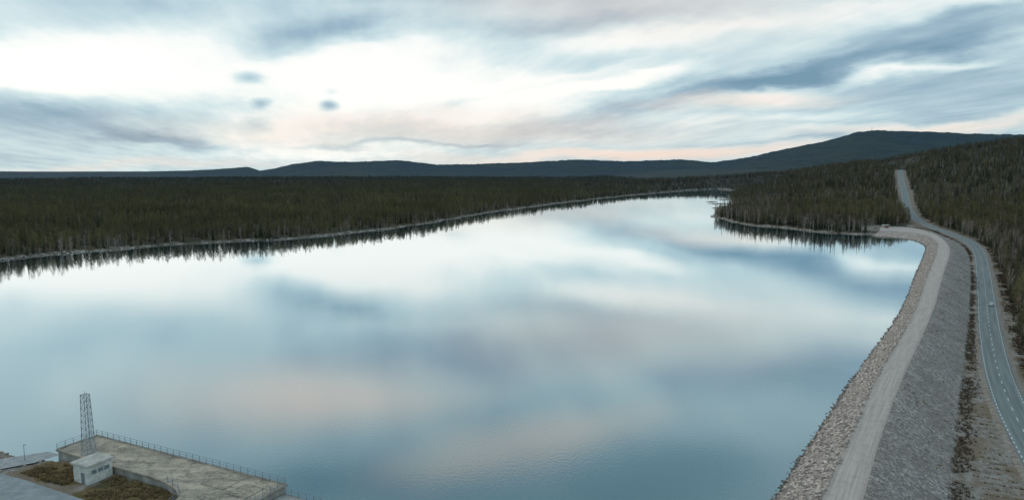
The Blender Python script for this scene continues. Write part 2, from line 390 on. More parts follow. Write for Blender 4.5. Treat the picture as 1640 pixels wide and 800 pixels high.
u0=lerp(u0,u1,-0.02);u1=lerp(u0,u1,1.01)
strip('gravel_path',[lerp(u0,u1,t) for t in np.linspace(0,1,7)],M_path,'pale gravel service path along the dam crest')

# ------------------------------------------------------------------ road
tg=np.gradient(ROAD[:,:2],axis=0); tg/=np.linalg.norm(tg,axis=1)[:,None]; nm=np.stack([tg[:,1],-tg[:,0],np.zeros(len(tg))],1)
def off(o,dz=0.0): 
    q=ROAD+nm*o; q[:,2]+=dz; return q
strip('road_shoulder',[off(-6.4,-.6),off(-4.6,-.03),off(4.6,-.03),off(6.4,-.6)],simple('shoulder_gravel',(0.32,0.285,0.25),(0.18,0.15,0.12),0.8,0.9),'gravel shoulder under the asphalt road')
strip('road',[off(t,0.02+0.06*(1-abs(t)/3.9)) for t in (-3.9,-2,0,2,3.9)],M_road,'two lane grey asphalt road beside the dam')
def dashes(offs,wid,on,per,zlift):
    V=[];Fc=[];fine=resample(np.concatenate([ROAD,nm],1),0.5); 
    nn=int(per*2); k=int(on*2)
    for i in range(0,min(len(fine)-k-1,2600),nn):
        b=len(V); kk=max(1,k//2)
        idx=list(range(i,i+k+1,kk))
        for j in idx:
            p=fine[j,:3];m=fine[j,3:6]/np.linalg.norm(fine[j,3:6])
            for s in (-wid/2,wid/2):
                o=offs+s; q=p+m*o; q[2]+=0.02+0.06*(1-abs(o)/3.9)+zlift; V.append(q)
        for j in range(len(idx)-1): Fc.append((b+2*j,b+2*j+1,b+2*j+3,b+2*j+2))
    return V,Fc
V=[];Fc=[]
for a in ((0,0.2,3,9,0.012),(-3.3,0.22,1.5,3,0.012),(3.3,0.22,1.5,3,0.012)):
    v,f_=dashes(*a); b=len(V); V+=v; Fc+=[tuple(i+b for i in q) for q in f_]
tag(obj('road_markings',bigmesh('road_markings',np.array(V),np.array(Fc),M_mark)),'white dashed centre and edge lines on asphalt',kind='structure')

# ------------------------------------------------------------------ rocks
ICO=bmesh.new(); bmesh.ops.create_icosphere(ICO,subdivisions=1,radius=1); iv=np.array([v.co[:] for v in ICO.verts]); ifc=np.array([[v.index for v in f.verts] for f in ICO.faces]); ICO.free()
def rocks(name,P,sz,label,mat=M_rock,flat=0.7):
    n=len(P); nv=len(iv); 
    V=iv[None]*(0.75+0.5*rng.random((n,nv,1)))
    V=V*(sz[:,None,None]*np.stack([0.8+0.6*rng.random(n),0.7+0.5*rng.random(n),flat*(0.7+0.5*rng.random(n))],1)[:,None,:])
    a=rng.random(n)*6.28; ca_,sa_=np.cos(a)[:,None],np.sin(a)[:,None]
    x=V[...,0]*ca_-V[...,1]*sa_; y=V[...,0]*sa_+V[...,1]*ca_
    V=np.stack([x,y,V[...,2]],2)+P[:,None,:]
    Fq=(ifc[None]+np.arange(n)[:,None,None]*nv).reshape(-1,3)
    return tag(obj(name,bigmesh(name,V.reshape(-1,3),Fq,mat)),label,kind='stuff')
def onstrip(A_,B_,n,t0,t1,near=True):
    s=np.concatenate([[0],np.cumsum(np.linalg.norm(np.diff(A_[:,:2],axis=0),axis=1))])
    q=rng.random(n)**(1.25 if near else 1)*s[-1]
    a=np.stack([np.interp(q,s,A_[:,k]) for k in range(3)],1); b=np.stack([np.interp(q,s,B_[:,k]) for k in range(3)],1)
    t=t0+(t1-t0)*rng.random(n)[:,None]; return a+(b-a)*t
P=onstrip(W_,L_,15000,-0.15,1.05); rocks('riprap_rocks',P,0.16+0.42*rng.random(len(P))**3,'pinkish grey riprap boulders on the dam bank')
P=onstrip(R_,Td,7000,0.0,1.0); P[:,2]+=0.02; rocks('slope_stones',P,0.10+0.22*rng.random(len(P))**2,'small grey stones scattered on the gravel slope',simple('grey_stone',(0.50,0.455,0.42),(0.17,0.155,0.14),1.5),0.6)
q=ps[rng.integers(0,len(ps)-1,5200)]; q=q+(rng.random(q.shape)-0.5)*np.array([14,14]); hq,sq,_,_=height(q[:,0],q[:,1]); k=(sq>-2)&(sq<4)&(vn(q[:,0]/40,q[:,1]/40,91)>0.3)
P=np.stack([q[k,0],q[k,1],np.maximum(hq[k],0.0)+.1],1); rocks('shore_boulders',P,0.3+0.9*rng.random(k.sum())**2,'pale boulders and driftwood along the lake shore',simple('shore_stone',(0.50,0.45,0.41),(0.18,0.155,0.135),0.4),0.55)
pa=np.array([S(a,p) for a,p in zip(-30*rng.random(700)+-0.5,5+12*rng.random(700))]); hq,sq,_,_=height(pa[:,0],pa[:,1]); k=sq>-1.5
rocks('gravel_stones',np.stack([pa[k,0],pa[k,1],hq[k]],1),0.12+0.3*rng.random(k.sum())**2,'loose grey stones on the bank by the concrete deck')

# ------------------------------------------------------------------ dry grass tufts
def tufts(name,P,hgt,label,mat,wid=0.05,nb=7,spread=0.35):
    n=len(P); V=np.zeros((n,nb,3,3)); a=rng.random((n,nb))*6.28; l=hgt[:,None]*(0.6+0.6*rng.random((n,nb)))
    b=P[:,None,:]+np.stack([np.cos(a),np.sin(a),a*0],2)*0.3*spread*rng.random((n,nb,1))
    tip=b+np.stack([np.cos(a)*l*spread*1.6,np.sin(a)*l*spread*1.6,l],2); side=np.stack([-np.sin(a),np.cos(a),a*0],2)*wid*(1+hgt[:,None,None])
    V[:,:,0]=b-side;V[:,:,1]=b+side;V[:,:,2]=tip
    return tag(obj(name,bigmesh(name,V.reshape(-1,3),np.arange(n*nb*3).reshape(-1,3),mat)),label,kind='stuff')
M_dry=simple('dry_grass',(0.30,0.215,0.105),(0.15,0.105,0.06),0.8,0.9)
M_brush=simple('dark_brush',(0.12,0.08,0.055),(0.06,0.05,0.032),0.5,0.9)
TT=resample(T_,2.0)
P=TT[rng.integers(0,len(TT),7500)].copy(); dd=rng.normal(0,1,len(P)); P[:,0]+=dd*1.2+0.3; P[:,1]+=rng.normal(0,1.5,len(P))
cl=vn(P[:,0]/6,P[:,1]/6,21)>0.36; P=P[cl]; P[:,2]=np.maximum(P[:,2],-3.9)+0.1
tufts('toe_brush',P,0.25+0.5*rng.random(len(P)),'dark leafless brush along the toe of the dam',M_brush,0.045,8,0.5)
sgn=rng.random(9000); o_=np.where(sgn<0.4,-(6+9*rng.random(9000)),6+8*rng.random(9000))
idx=rng.integers(0,260,9000); q=ROAD[idx]+nm[idx]*o_[:,None]; hq,sq,_,_=height(q[:,0],q[:,1]); q[:,2]=hq
k=(vn(q[:,0]/5,q[:,1]/5,23)>0.42)&(sq>2); q=q[k]; tufts('verge_grass',q,0.25+0.35*rng.random(len(q)),'dry tan grass on the road verge',M_dry,0.05,7,0.4)
# darker thicket on the forest side of the road
idx=rng.integers(0,190,9000); o_=6.3+9*rng.random(9000)**0.8; q=ROAD[idx]+nm[idx]*o_[:,None]; hq,sq,_,_=height(q[:,0],q[:,1]); q[:,2]=hq
k=(vn(q[:,0]/8,q[:,1]/8,27)+0.05*(o_-6)>0.5); q=q[k]; oo=o_[k]; tufts('roadside_thicket',q,0.4+0.9*rng.random(len(q))*np.clip((oo-5)/5,0.3,1.3),'dark leafless thicket between road and forest',M_brush,0.05,9,0.55)
aa=np.concatenate([1+13*rng.random(1800),18.5+20*rng.random(1800)]); pp=np.concatenate([9.5+6*rng.random(1800),8.5+8*rng.random(1800)])
pa=B0+np.outer(aa,DA)+np.outer(pp,DP); hq,_,_,_=height(pa[:,0],pa[:,1])
kk=vn(pa[:,0]/2.0,pa[:,1]/2.0,31)>0.35
tufts('dry_grass',np.stack([pa[:,0],pa[:,1],hq],1)[kk],0.2+0.35*rng.random(kk.sum()),'brown dry grass beside the concrete hut',M_dry,0.035,8,0.5)
P=onstrip(R_,Td,900,0.05,0.75); cl=vn(P[:,0]/7,P[:,1]/7,41)>0.66; tufts('slope_tufts',P[cl],0.3+0.4*rng.random(cl.sum()),'isolated dry tufts on the gravel slope',M_dry,0.06,8,0.6)

# ------------------------------------------------------------------ trees
def trunk(mb,h,r,lean=0.0,mi=0):
    n=5; segs=3
    b=len(mb.v)
    for s in range(segs+1):
        t=s/segs; x=lean*math.sin(t*2.2)*h*0.05; R=r*(1-0.88*t)
        for i in range(n):
            a=2*math.pi*i/n; mb.v.append((x+R*math.cos(a),R*math.sin(a),t*h-0.4*(s==0)))
    for s in range(segs):
        for i in range(n):
            j=(i+1)%n; mb.f.append([b+s*n+i,b+s*n+j,b+(s+1)*n+j,b+(s+1)*n+i]); mb.m.append(mi)
def spruce(seed,h=14):
    R=random.Random(seed); t=MB(); trunk(t,h*0.97,0.17,R.uniform(-1,1)); c=MB()
    L=22
    for i in range(L):
        f=i/(L-1); z=h*(0.07+0.9*f); rad=h*R.uniform(0.11,0.15)*(1-f)**0.85+0.12
        nb=6 if f<0.7 else 4
        for k in range(nb):
            a=2*math.pi*(k+R.random())/nb; l=rad*R.uniform(0.5,1.25); w=l*0.42+0.1; zz=z+R.uniform(-.25,.25)
            if R.random()<0.12: continue
            ca_,sa_=math.cos(a),math.sin(a); b=len(c.v); dr=l*R.uniform(0.25,0.55)
            c.v+=[(0.05*ca_,0.05*sa_,zz+0.15),(0.55*l*ca_-w*sa_*.6,0.55*l*sa_+w*ca_*.6,zz-dr*.5-.1),(l*ca_,l*sa_,zz-dr),(0.55*l*ca_+w*sa_*.6,0.55*l*sa_-w*ca_*.6,zz-dr*.5-.1)]
            c.f+=[[b,b+1,b+2],[b,b+2,b+3]]; c.m+=[0,0]
    b=len(c.v); c.v+=[(0.12,0,h*.93),(-.06,.1,h*.93),(-.06,-.1,h*.93),(0,0,h*1.03)]; c.f+=[[b,b+1,b+3],[b+1,b+2,b+3],[b+2,b,b+3]]; c.m+=[0]*3
    return t,c
def tuft(c,R,p,r,n):
    for _ in range(n):
        d=Vector((R.gauss(0,1),R.gauss(0,1),R.gauss(0,.7))).normalized()*r*R.uniform(.2,1)
        q=Vector(p)+d; u=Vector((R.gauss(0,1),R.gauss(0,1),R.gauss(0,.6))).normalized()*r*R.uniform(.35,.7); w=u.cross(Vector((R.gauss(0,1),R.gauss(0,1),R.gauss(0,1)))).normalized()*r*R.uniform(.2,.4)
        b=len(c.v); c.v+=[tuple(q-u),tuple(q+w),tuple(q+u*1.1)]; c.f.append([b,b+1,b+2]); c.m.append(0)
def pine(seed,h=12.5):
    R=random.Random(seed); t=MB(); trunk(t,h*0.95,0.18,R.uniform(-1,1)); c=MB()
    z0=h*R.uniform(.25,.42); nb=22
    for i in range(nb):
        f=(i+R.random())/nb; z=z0+(h-z0)*f*0.97; a=i*2.4+R.uniform(-.5,.5)
        rad=h*R.uniform(.08,.16)*math.sin(math.pi*min(1,(0.25+0.70*f)))**0.9
        tip=Vector((math.cos(a)*rad,math.sin(a)*rad,z+rad*R.uniform(0.05,.5)))
        if i%2==0: t.rod((0,0,z-.3),tuple(tip),0.045,0.015,3,cap=False)
        tuft(c,R,tip,h*0.055,9); tuft(c,R,tip*0.55+Vector((0,0,z*.45)),h*0.045,5)
    tuft(c,R,(0,0,h*.96),h*.045,10); tuft(c,R,(0,0,h*1.0),h*.025,5)
    return t,c
def birch(seed,h=10):
    R=random.Random(seed); t=MB(); trunk(t,h*0.9,0.12,R.uniform(-1,1)); c=MB()
    for i in range(22):
        z=h*R.uniform(.2,.88); a=R.uniform(0,6.28); l=h*.24*(1.15-z/h)+.6
        d=Vector((math.cos(a)*.6,math.sin(a)*.6,R.uniform(.6,1.1))).normalized(); e_=Vector((0,0,z))+d*l
        t.rod((0,0,z),tuple(e_),0.05,0.02,3,cap=False)
        for k in range(9):
            s=Vector((0,0,z))+d*l*R.uniform(.3,1); dd=(d+Vector((R.gauss(0,.6),R.gauss(0,.6),R.gauss(0.2,.4)))).normalized()*R.uniform(.6,1.5)
            w=dd.cross(Vector((R.gauss(0,1),R.gauss(0,1),R.gauss(0,1)))).normalized()*R.uniform(.04,.09)
            b=len(c.v); c.v+=[tuple(s-w),tuple(s+w),tuple(s+dd)]; c.f.append([b,b+1,b+2]); c.m.append(0)
    return t,c
def combine(name,t,c,mt,mc):
    n=len(t.v); return mkmesh(name,t.v+c.v,t.f+[[i+n for i in f] for f in c.f],[mt,mc],[0]*len(t.f)+[1]*len(c.f))
KIN={}
for nm_,fn,mt,mc in (('pine_tree',pine,M_bark,M_pine),('spruce_tree',spruce,M_bark,M_spruce),('birch_tree',birch,M_bbark,M_birch)):
    vs=[]
    for s in range(4):
        t,c=fn(s*13+5)
        vs.append((mkmesh(nm_+'_trunk',t.v,t.f,[mt]),mkmesh(nm_+'_crown',c.v,c.f,[mc]),combine(nm_,t,c,mt,mc)))
    KIN[nm_]=vs
def cand(r0,r1,area,az0=-40,az1=40):
    n=int((math.radians(az1-az0)/2)*(r1*r1-r0*r0)/area)
    r=np.sqrt(r0*r0+(r1*r1-r0*r0)*rng.random(n)); a=np.radians(az0+(az1-az0)*rng.random(n))
    return r*np.sin(a),r*np.cos(a)
parts=[cand(150,1000,19),cand(1000,1800,46),cand(1800,2700,110),cand(2700,3900,260)]
tx=np.concatenate([p[0] for p in parts]); ty=np.concatenate([p[1] for p in parts])
lvl=np.concatenate([np.full(len(p[0]),i) for i,p in enumerate(parts)])
sd0=sdist(tx,ty,LAKE); k=sd0>1.5; tx,ty,lvl=tx[k],ty[k],lvl[k]
hz,sd0,rd0,_=height(tx,ty); dp0=sdist(tx,ty,DAMPOLY)
gap=vn(tx/38,ty/38,51)*0.6+vn(tx/120,ty/120,55)*0.4
near_struct=(np.hypot(tx,ty)<260)&(tx<0)
shd=1.8+3*vn(tx/20,ty/20,52)
damend=np.hypot(tx-G(1425,366,3)[0],ty-G(1425,366,3)[1])
rmin=np.where(ty<620,6.8,8.5)+3.5*vn(tx/30,ty/30,53)
k=(sd0>shd)&(rd0>rmin)&(dp0>6)&~near_struct&((gap>0.27)|(sd0<10)|((rd0<45)&(ty<620)))&(damend>32)&~((tx>500)&(np.hypot(tx,ty)>2700))
tx,ty,hz,lvl,sd0,rd0=[v[k] for v in (tx,ty,hz,lvl,sd0,rd0)]
n=len(tx)
cl=vn(tx/60,ty/60,61)*0.6+vn(tx/18,ty/18,62)*0.4; rnd=rng.random(n)
pen_zone=(tx>150)&(ty<1300)&(sd0<90)
pb=np.where(pen_zone,0.42*(0.4+1.2*cl),np.where(tx>150,0.16,0.06)); pb=np.where((tx<0)&(sd0<30),0.22,pb)
psr=np.where(tx>150,0.45,0.28)*(0.5+cl)
sp_=np.where(rnd<pb,2,np.where(rnd<pb+psr,1,0))
scl=(0.5+0.62*rng.random(n))*(0.8+0.4*cl)*np.where(lvl>=2,1.1,1.0)*np.where((tx>150)&(lvl==0),1.25,1.0)
scl=scl*np.where((rd0<11)&(ty<620),0.6,1.0)
wid=scl**0.8*np.array([1.0,1.25,1.5,1.9])[lvl]
rot=rng.random(n)*6.28; var=rng.integers(0,4,n)
ppx,ppy=project(tx,ty,hz+5)
inf=(ppx>5)&(ppx<1635)&(ppy<795)
dist=np.hypot(tx,ty)
LAB={'pine_tree':'olive green pine with open crown in the lakeside forest','spruce_tree':'dark narrow conical spruce in the lakeside forest','birch_tree':'leafless grey brown birch among the conifers'}
for si,nm_ in enumerate(('pine_tree','spruce_tree','birch_tree')):
    ids=np.where(sp_==si)[0]; order=ids[np.argsort(np.where(inf[ids],dist[ids],1e9))][:300 if si<2 else 160]
    srcs=[]
    for q_,i in enumerate(order):
        v=q_%4; L3=(tx[i],ty[i],hz[i]-0.1); sc=(wid[i],wid[i],scl[i])
        if q_<40:
            o=bpy.data.objects.new(nm_,None); o.empty_display_size=0.5; COL.objects.link(o)
            for pn,pm in (('trunk',KIN[nm_][v][0]),('crown',KIN[nm_][v][1])): obj(pn,pm,parent=o)
        else:
            o=obj(nm_,KIN[nm_][v][2])
            if len(srcs)<4: srcs.append(o)
        o.location=L3; o.scale=sc; o.rotation_euler=(0,0,rot[i])
        tag(o,LAB[nm_],'tree',group=nm_.split('_')[0]+' trees of the forest')
    rest=np.setdiff1d(ids,order)
    m=bpy.data.meshes.new(nm_+'_forest'); m.vertices.add(len(rest)); m.vertices.foreach_set('co',np.stack([tx[rest],ty[rest],hz[rest]-.1],1).astype(np.float32).ravel())
    a1=m.attributes.new('scl','FLOAT_VECTOR','POINT'); a1.data.foreach_set('vector',np.stack([wid[rest],wid[rest],scl[rest]],1).astype(np.float32).ravel())
    a2=m.attributes.new('rotv','FLOAT_VECTOR','POINT'); a2.data.foreach_set('vector',np.stack([rot[rest]*0,rot[rest]*0,rot[rest]],1).astype(np.float32).ravel())
    a3=m.attributes.new('var','INT','POINT'); a3.data.foreach_set('value',var[rest].astype(np.int32))
    o=tag(obj(nm_.split('_')[0]+'_forest',m),'dense '+nm_.split('_')[0]+' forest covering the lake shores and hills',kind='stuff')
    ng=bpy.data.node_groups.new(nm_+'_scatter','GeometryNodeTree')
    ng.interface.new_socket('Geometry',in_out='INPUT',socket_type='NodeSocketGeometry'); ng.interface.new_socket('Geometry',in_out='OUTPUT',socket_type='NodeSocketGeometry')
    gi=ng.nodes.new('NodeGroupInput'); go=ng.nodes.new('NodeGroupOutput'); ip=ng.nodes.new('GeometryNodeInstanceOnPoints'); jn=ng.nodes.new('GeometryNodeJoinGeometry')
    for so in srcs:
        oi=ng.nodes.new('GeometryNodeObjectInfo'); oi.transform_space='ORIGINAL'; oi.inputs['Object'].default_value=so; oi.inputs['As Instance'].default_value=True
        ng.links.new(oi.outputs['Geometry'],jn.inputs[0])
    def na_(t,nme):
        x=ng.nodes.new('GeometryNodeInputNamedAttribute'); x.data_type=t; x.inputs['Name'].default_value=nme; return x.outputs['Attribute']
    ng.links.new(gi.outputs[0],ip.inputs['Points']); ng.links.new(jn.outputs[0],ip.inputs['Instance']); ip.inputs['Pick Instance'].default_value=True
    ng.links.new(na_('INT','var'),ip.inputs['Instance Index']); ng.links.new(na_('FLOAT_VECTOR','scl'),ip.inputs['Scale']); ng.links.new(na_('FLOAT_VECTOR','rotv'),ip.inputs['Rotation'])
    ng.links.new(ip.outputs[0],go.inputs[0])
    md=o.modifiers.new('scatter','NODES'); md.node_group=ng
print('TREES',n,[int((sp_==i).sum()) for i in range(3)])

# ------------------------------------------------------------------ concrete intake structure
ZD=5.0
mb=MB(); deckp=[S(*q) for q in ((0,0),(52,0),(52,24),(42.5,24),(41,15),(39,11),(36,9.3),(32,8.4),(28,8),(0,8))]
mb.poly(deckp,-4,ZD-0.25); body=mb.mesh('intake_body',[M_conc])
o=bpy.data.objects.new('intake_structure',None); COL.objects.link(o); o.location=(*S(26,6),0)
tag(o,'long stained concrete intake deck standing in the reservoir','concrete structure')
def rel(o,me_,name):
    me_.transform(Matrix.Translation(-Vector(o.location))); return obj(name,me_,parent=o)
rel(o,body,'wall')
mb=MB(); 
dk2=[S(*q) for q in ((-.25,-.25),(52.25,-.25),(52.25,24),(42.3,24),(40.8,15.1),(38.8,11.2),(35.9,9.6),(31.9,8.7),(28,8.3),(-.25,8.3))]
mb.poly(dk2,ZD-0.25,ZD); rel(o,mb.mesh('deck_slab',[M_deck]),'deck_slab')
ang=math.atan2(DA[1],DA[0])
mb=MB()
for a0,a1 in ((0,26),(26.05,52)): mb.box((*S((a0+a1)/2,0.0),ZD+0.1),(a1-a0,0.3,0.2),ang)
mb.box((*S(0.0,4.2),ZD+0.1),(0.3,7.9,0.2),ang); mb.box((*S(52,10),ZD+0.1),(0.3,19.5,0.2),ang)
rel(o,mb.mesh('kerb',[M_conc]),'kerb')
M_hatch=deckmat('hatch_concrete',0.85)
for a,p,w,d in ((41,4.5,5,3.4),(47.5,5.0,4,4)):
    mb=MB(); mb.box((*S(a,p),ZD+0.04),(w,d,0.08),ang)
    for s_ in (-1,1):
        mb.box((*S(a,p+s_*(d/2+0.08)),ZD+0.05),(w+.3,0.12,0.1),ang)
        mb.box((*S(a+s_*(w/2+0.08),p),ZD+0.05),(0.12,d,0.1),ang)
    rel(o,mb.mesh('hatch',[M_hatch]),'hatch')
mb=MB(); mb.poly([S(*q) for q in ((52.3,0.8),(61,0.8),(61,24),(52.3,24))],-4,3.8); rel(o,mb.mesh('ledge',[M_conc]),'lower_ledge')
def railing(pts,z,label,step=1.8,h=1.1):
    o=bpy.data.objects.new('guard_railing',None); COL.objects.link(o); o.location=(*pts[0],z); tag(o,label,'railing',group='steel guard railings')
    pm=MB(); pm.rod((0,0,0),(0,0,h),0.045,None,6); pm.box((0,0,0.02),(0.18,0.18,0.04)); pmesh=pm.mesh('post',[M_steel])
    rm=MB()
    for i in range(len(pts)-1):
        p=np.array(pts[i]);q=np.array(pts[i+1]); l=np.linalg.norm(q-p); k=max(1,int(round(l/step)))
        for j in range(k+(1 if i==len(pts)-2 else 0)):
            w=p+(q-p)*j/k; obj('post',pmesh,parent=o,loc=(w[0]-pts[0][0],w[1]-pts[0][1],0))
        for hh in (h,h*0.55,0.15):
            rm.rod((p[0]-pts[0][0],p[1]-pts[0][1],hh),(q[0]-pts[0][0],q[1]-pts[0][1],hh),0.035,None,5)
    obj('rail',rm.mesh('rail',[M_steel]),parent=o)
railing([S(0.1,8.2),S(0.1,0.1),S(51.9,0.1),S(51.9,19)],ZD+0.2,'grey steel railing along the waterside deck edge')
railing([S(52.5,1.0),S(60.8,1.0),S(60.8,20)],3.8,'grey steel railing on the lower concrete ledge')
railing([S(32.2,8.3),S(36,9.2),S(38.7,11),S(40.6,15),S(42.0,23.5)],ZD,'grey steel railing above the curved retaining wall')

# hut
zg=3.4
hut=bpy.data.objects.new('concrete_hut',None); COL.objects.link(hut); hut.location=(*S(15.4,10.9),zg); hut.rotation_euler=(0,0,ang)
tag(hut,'small pale flat roofed concrete hut with strip window','hut')
w,d,h_=4.2,4.6,3.3
mb=MB(); mb.box((0,0,h_/2-0.2),(w,d,h_+0.4)); obj('wall',mb.mesh('hut_wall',[M_white]),parent=hut)
mb=MB(); mb.box((0,0,h_+0.15),(w+.7,d+.7,0.3)); mb.box((0,0,h_+0.33),(w+.3,d+.3,0.06)); obj('roof',mb.mesh('hut_roof',[simple('pale_roof',(0.52,0.51,0.47),(0.34,0.33,0.30),0.8)]),parent=hut)
M_bg=simple('bluish_glass',(0.22,0.28,0.31),(0.12,0.16,0.19),2,0.2)
for i in range(3):
    wn=bpy.data.objects.new('window',None); COL.objects.link(wn); wn.parent=hut; wn.location=(w/2,-1.2+i*1.2,2.1)
    mb=MB(); mb.box((0.01,0,0),(0.06,0.95,0.75)); obj('pane',mb.mesh('pane',[M_bg]),parent=wn)
    mb=MB()
    for s_ in (-1,1): mb.box((0.05,s_*0.52,0),(0.1,0.09,0.93)); mb.box((0.05,0,s_*0.42),(0.1,0.95,0.09))
    obj('frame',mb.mesh('frame',[M_white]),parent=wn)
dr=bpy.data.objects.new('door',None); COL.objects.link(dr); dr.parent=hut; dr.location=(0.6,-d/2,1.0)
mb=MB(); mb.box((0,-0.02,0),(0.95,0.06,2.05)); obj('leaf',mb.mesh('leaf',[simple('grey_door',(0.22,0.25,0.27),(0.17,0.19,0.2),2)]),parent=dr)
mb=MB(); mb.rod((0.35,-0.05,0),(0.35,-0.12,0),0.03); mb.rod((0.35,-.12,0),(0.22,-.12,0),.02); obj('handle',mb.mesh('handle',[M_steel]),parent=dr)

# lattice mast
mst=bpy.data.objects.new('lattice_mast',None); COL.objects.link(mst); mst.location=(*S(7.6,6.6),ZD); mst.rotation_euler=(0,0,ang)
tag(mst,'grey steel lattice mast standing on the concrete deck','mast')
M_mast=simple('mast_steel',(0.36,0.41,0.44),(0.24,0.28,0.31),3,0.5,0,0.1)
mb=MB(); hb=0.85; ht=0.55; MH=11.9; nb=9
cor=[(-1,-1),(1,-1),(1,1),(-1,1)]
def cpt(i,t): k=hb+(ht-hb)*t; return (cor[i%4][0]*k,cor[i%4][1]*k,t*MH)
for i in range(4): mb.rod(cpt(i,0),cpt(i,1),0.07,None,5)
obj('leg_frame',mb.mesh('mast_legs',[M_mast]),parent=mst)
mb=MB()
for j in range(nb):
    t0,t1=j/nb,(j+1)/nb
    for i in range(4):
        mb.rod(cpt(i,t1),cpt(i+1,t1),0.035,None,4); mb.rod(cpt(i,t0),cpt(i+1,t1),0.035,None,4); mb.rod(cpt(i+1,t0),cpt(i,t1),0.035,None,4)
obj('bracing',mb.mesh('mast_bracing',[M_mast]),parent=mst)
mb=MB(); mb.rod((1.05,-.2,0),(0.75,-.2,MH),.025,None,4); mb.rod((1.05,.2,0),(0.75,.2,MH),.025,None,4)
for j in range(33): 
    xx=1.05-0.3*(.3+j*.34)/MH; mb.rod((xx,-.2,.3+j*.34),(xx,.2,.3+j*.34),.02,None,4)
obj('ladder',mb.mesh('mast_ladder',[M_mast]),parent=mst)
mb=MB(); mb.box((0,0,MH+.03),(1.3,1.3,.06)); mb.rod((0,0,MH),(0,0,MH+.7),.04,None,5)
obj('platform',mb.mesh('mast_platform',[M_mast]),parent=mst)
mb=MB(); mb.box((0,0,.15),(2.2,2.2,.3)); obj('footing',mb.mesh('mast_footing',[M_conc]),parent=mst)

q=G(40,738,3.4); lp_=bpy.data.objects.new('lamp_post',None); COL.objects.link(lp_); lp_.location=(q[0],q[1],3.3); tag(lp_,'thin grey metal post with small lamp on the bank','lamp post')
mb=MB(); mb.rod((0,0,0),(0,0,3.4),.06,.04,6); obj('pole',mb.mesh('pole',[M_steel]),parent=lp_)
mb=MB(); mb.box((0.15,0,3.45),(.5,.18,.12),0,0,.8); obj('lamp_head',mb.mesh('lamp_head',[M_steel]),parent=lp_)

def flat(name,pts,z,mat,label):
    n=len(pts); me=mkmesh(name,[(x,y,z) for x,y in pts],[list(range(n))],[mat]); me.uv_layers.new(name='UVMap')
    bm=bmesh.new(); bm.from_mesh(me); bm.normal_update()
    if bm.faces[:][0].normal.z<0: bmesh.ops.reverse_faces(bm,faces=bm.faces)
    bm.to_mesh(me); bm.free(); return tag(obj(name,me),label,kind='structure')
flat('access_road',[S(*q) for q in ((-45,20),(5,17.2),(30,17.4),(55,24.3),(55,32),(30,25),(0,24),(-45,28))],3.62,simple('access_asphalt',(0.27,0.305,0.32),(0.19,0.215,0.23),0.7,0.7),'grey blue access road beside the dry grass')
flat('concrete_path',[S(*q) for q in ((-4.2,7.5),(-0.3,7.5),(-1.0,12),(-5,18.5),(-13,19.2),(-9,14))],3.64,simple('path_concrete',(0.36,0.38,0.38),(0.24,0.26,0.27),0.8,0.8),'pale concrete path leading to the deck')

# ------------------------------------------------------------------ car
def car(loc,heading):
    c=bpy.data.objects.new('car',None); COL.objects.link(c); c.location=loc; c.rotation_euler=(0,0,heading)
    tag(c,'white hatchback car driving on the asphalt road','car')
    prof=[(-2.15,.35),(-2.2,.75),(-2.05,.98),(-1.0,1.0),(0.9,.98),(1.9,.82),(2.15,.62),(2.15,.35)]
    def ext(pr,w,name,mat,tw=None):
        n=len(pr); V=[];Fs=[]
        for s_ in (-1,1):
            for i,(x,z) in enumerate(pr):
                ww=w if tw is None else w-(z-1.0)*tw
                V.append((x,s_*ww,z))
        for i in range(n): Fs.append([i,(i+1)%n,n+(i+1)%n,n+i])
        Fs+= [list(range(n))[::-1],[n+i for i in range(n)]]
        me=mkmesh(name,V,Fs,[mat]); bm=bmesh.new(); bm.from_mesh(me); bmesh.ops.recalc_face_normals(bm,faces=bm.faces); bm.to_mesh(me); bm.free()
        return me
    Mw=simple('white_car_paint',(0.88,0.88,0.88),(0.84,0.84,0.84),1,0.25)
    b=obj('body',ext(prof,.92,'car_body',Mw),parent=c); bv=b.modifiers.new('b','BEVEL'); bv.width=.08; bv.segments=2
    obj('window_band',ext([(-1.95,1.0),(-1.55,1.38),(0.15,1.38),(0.95,1.0)],.82,'car_glass',M_dark,.35),parent=c)
    obj('roof',ext([(-1.62,1.385),(-1.5,1.46),(0.0,1.47),(0.2,1.385)],.74,'car_roof',Mw,.2),parent=c)
    wmsh=MB(); wmsh.rod((0,-.12,0),(0,.12,0),.33,None,16); wme=wmsh.mesh('tyre',[simple('tyre_rubber',(0.03,0.03,0.03))])
    rmsh=MB(); rmsh.rod((0,-.13,0),(0,.13,0),.2,None,10); rme=rmsh.mesh('rim',[M_steel])
    for x in (-1.35,1.35):
        for y in (-.82,.82):
            wh=bpy.data.objects.new('wheel',None); COL.objects.link(wh); wh.parent=c; wh.location=(x,y,.33); obj('tyre',wme,parent=wh); obj('rim',rme,parent=wh)
    Mh=simple('lamp_glass',(0.8,0.8,0.75)); Mt=simple('red_lamp',(0.5,0.03,0.02))
    for y in (-.62,.62):
        mb=MB(); mb.box((2.14,y,.68),(.08,.36,.14)); obj('headlight',mb.mesh('headlight',[Mh]),parent=c)
        mb=MB(); mb.box((-2.16,y,.82),(.1,.3,.18)); obj('taillight',mb.mesh('taillight',[Mt]),parent=c)
cxy=G(1586,488,-3.4); i=int(np.argmin(np.hypot(ROAD[:,0]-cxy[0],ROAD[:,1]-cxy[1]))); pcar=ROAD[i]+nm[i]*1.75
car((pcar[0],pcar[1],pcar[2]+0.07),math.atan2(tg[i,1],tg[i,0]))

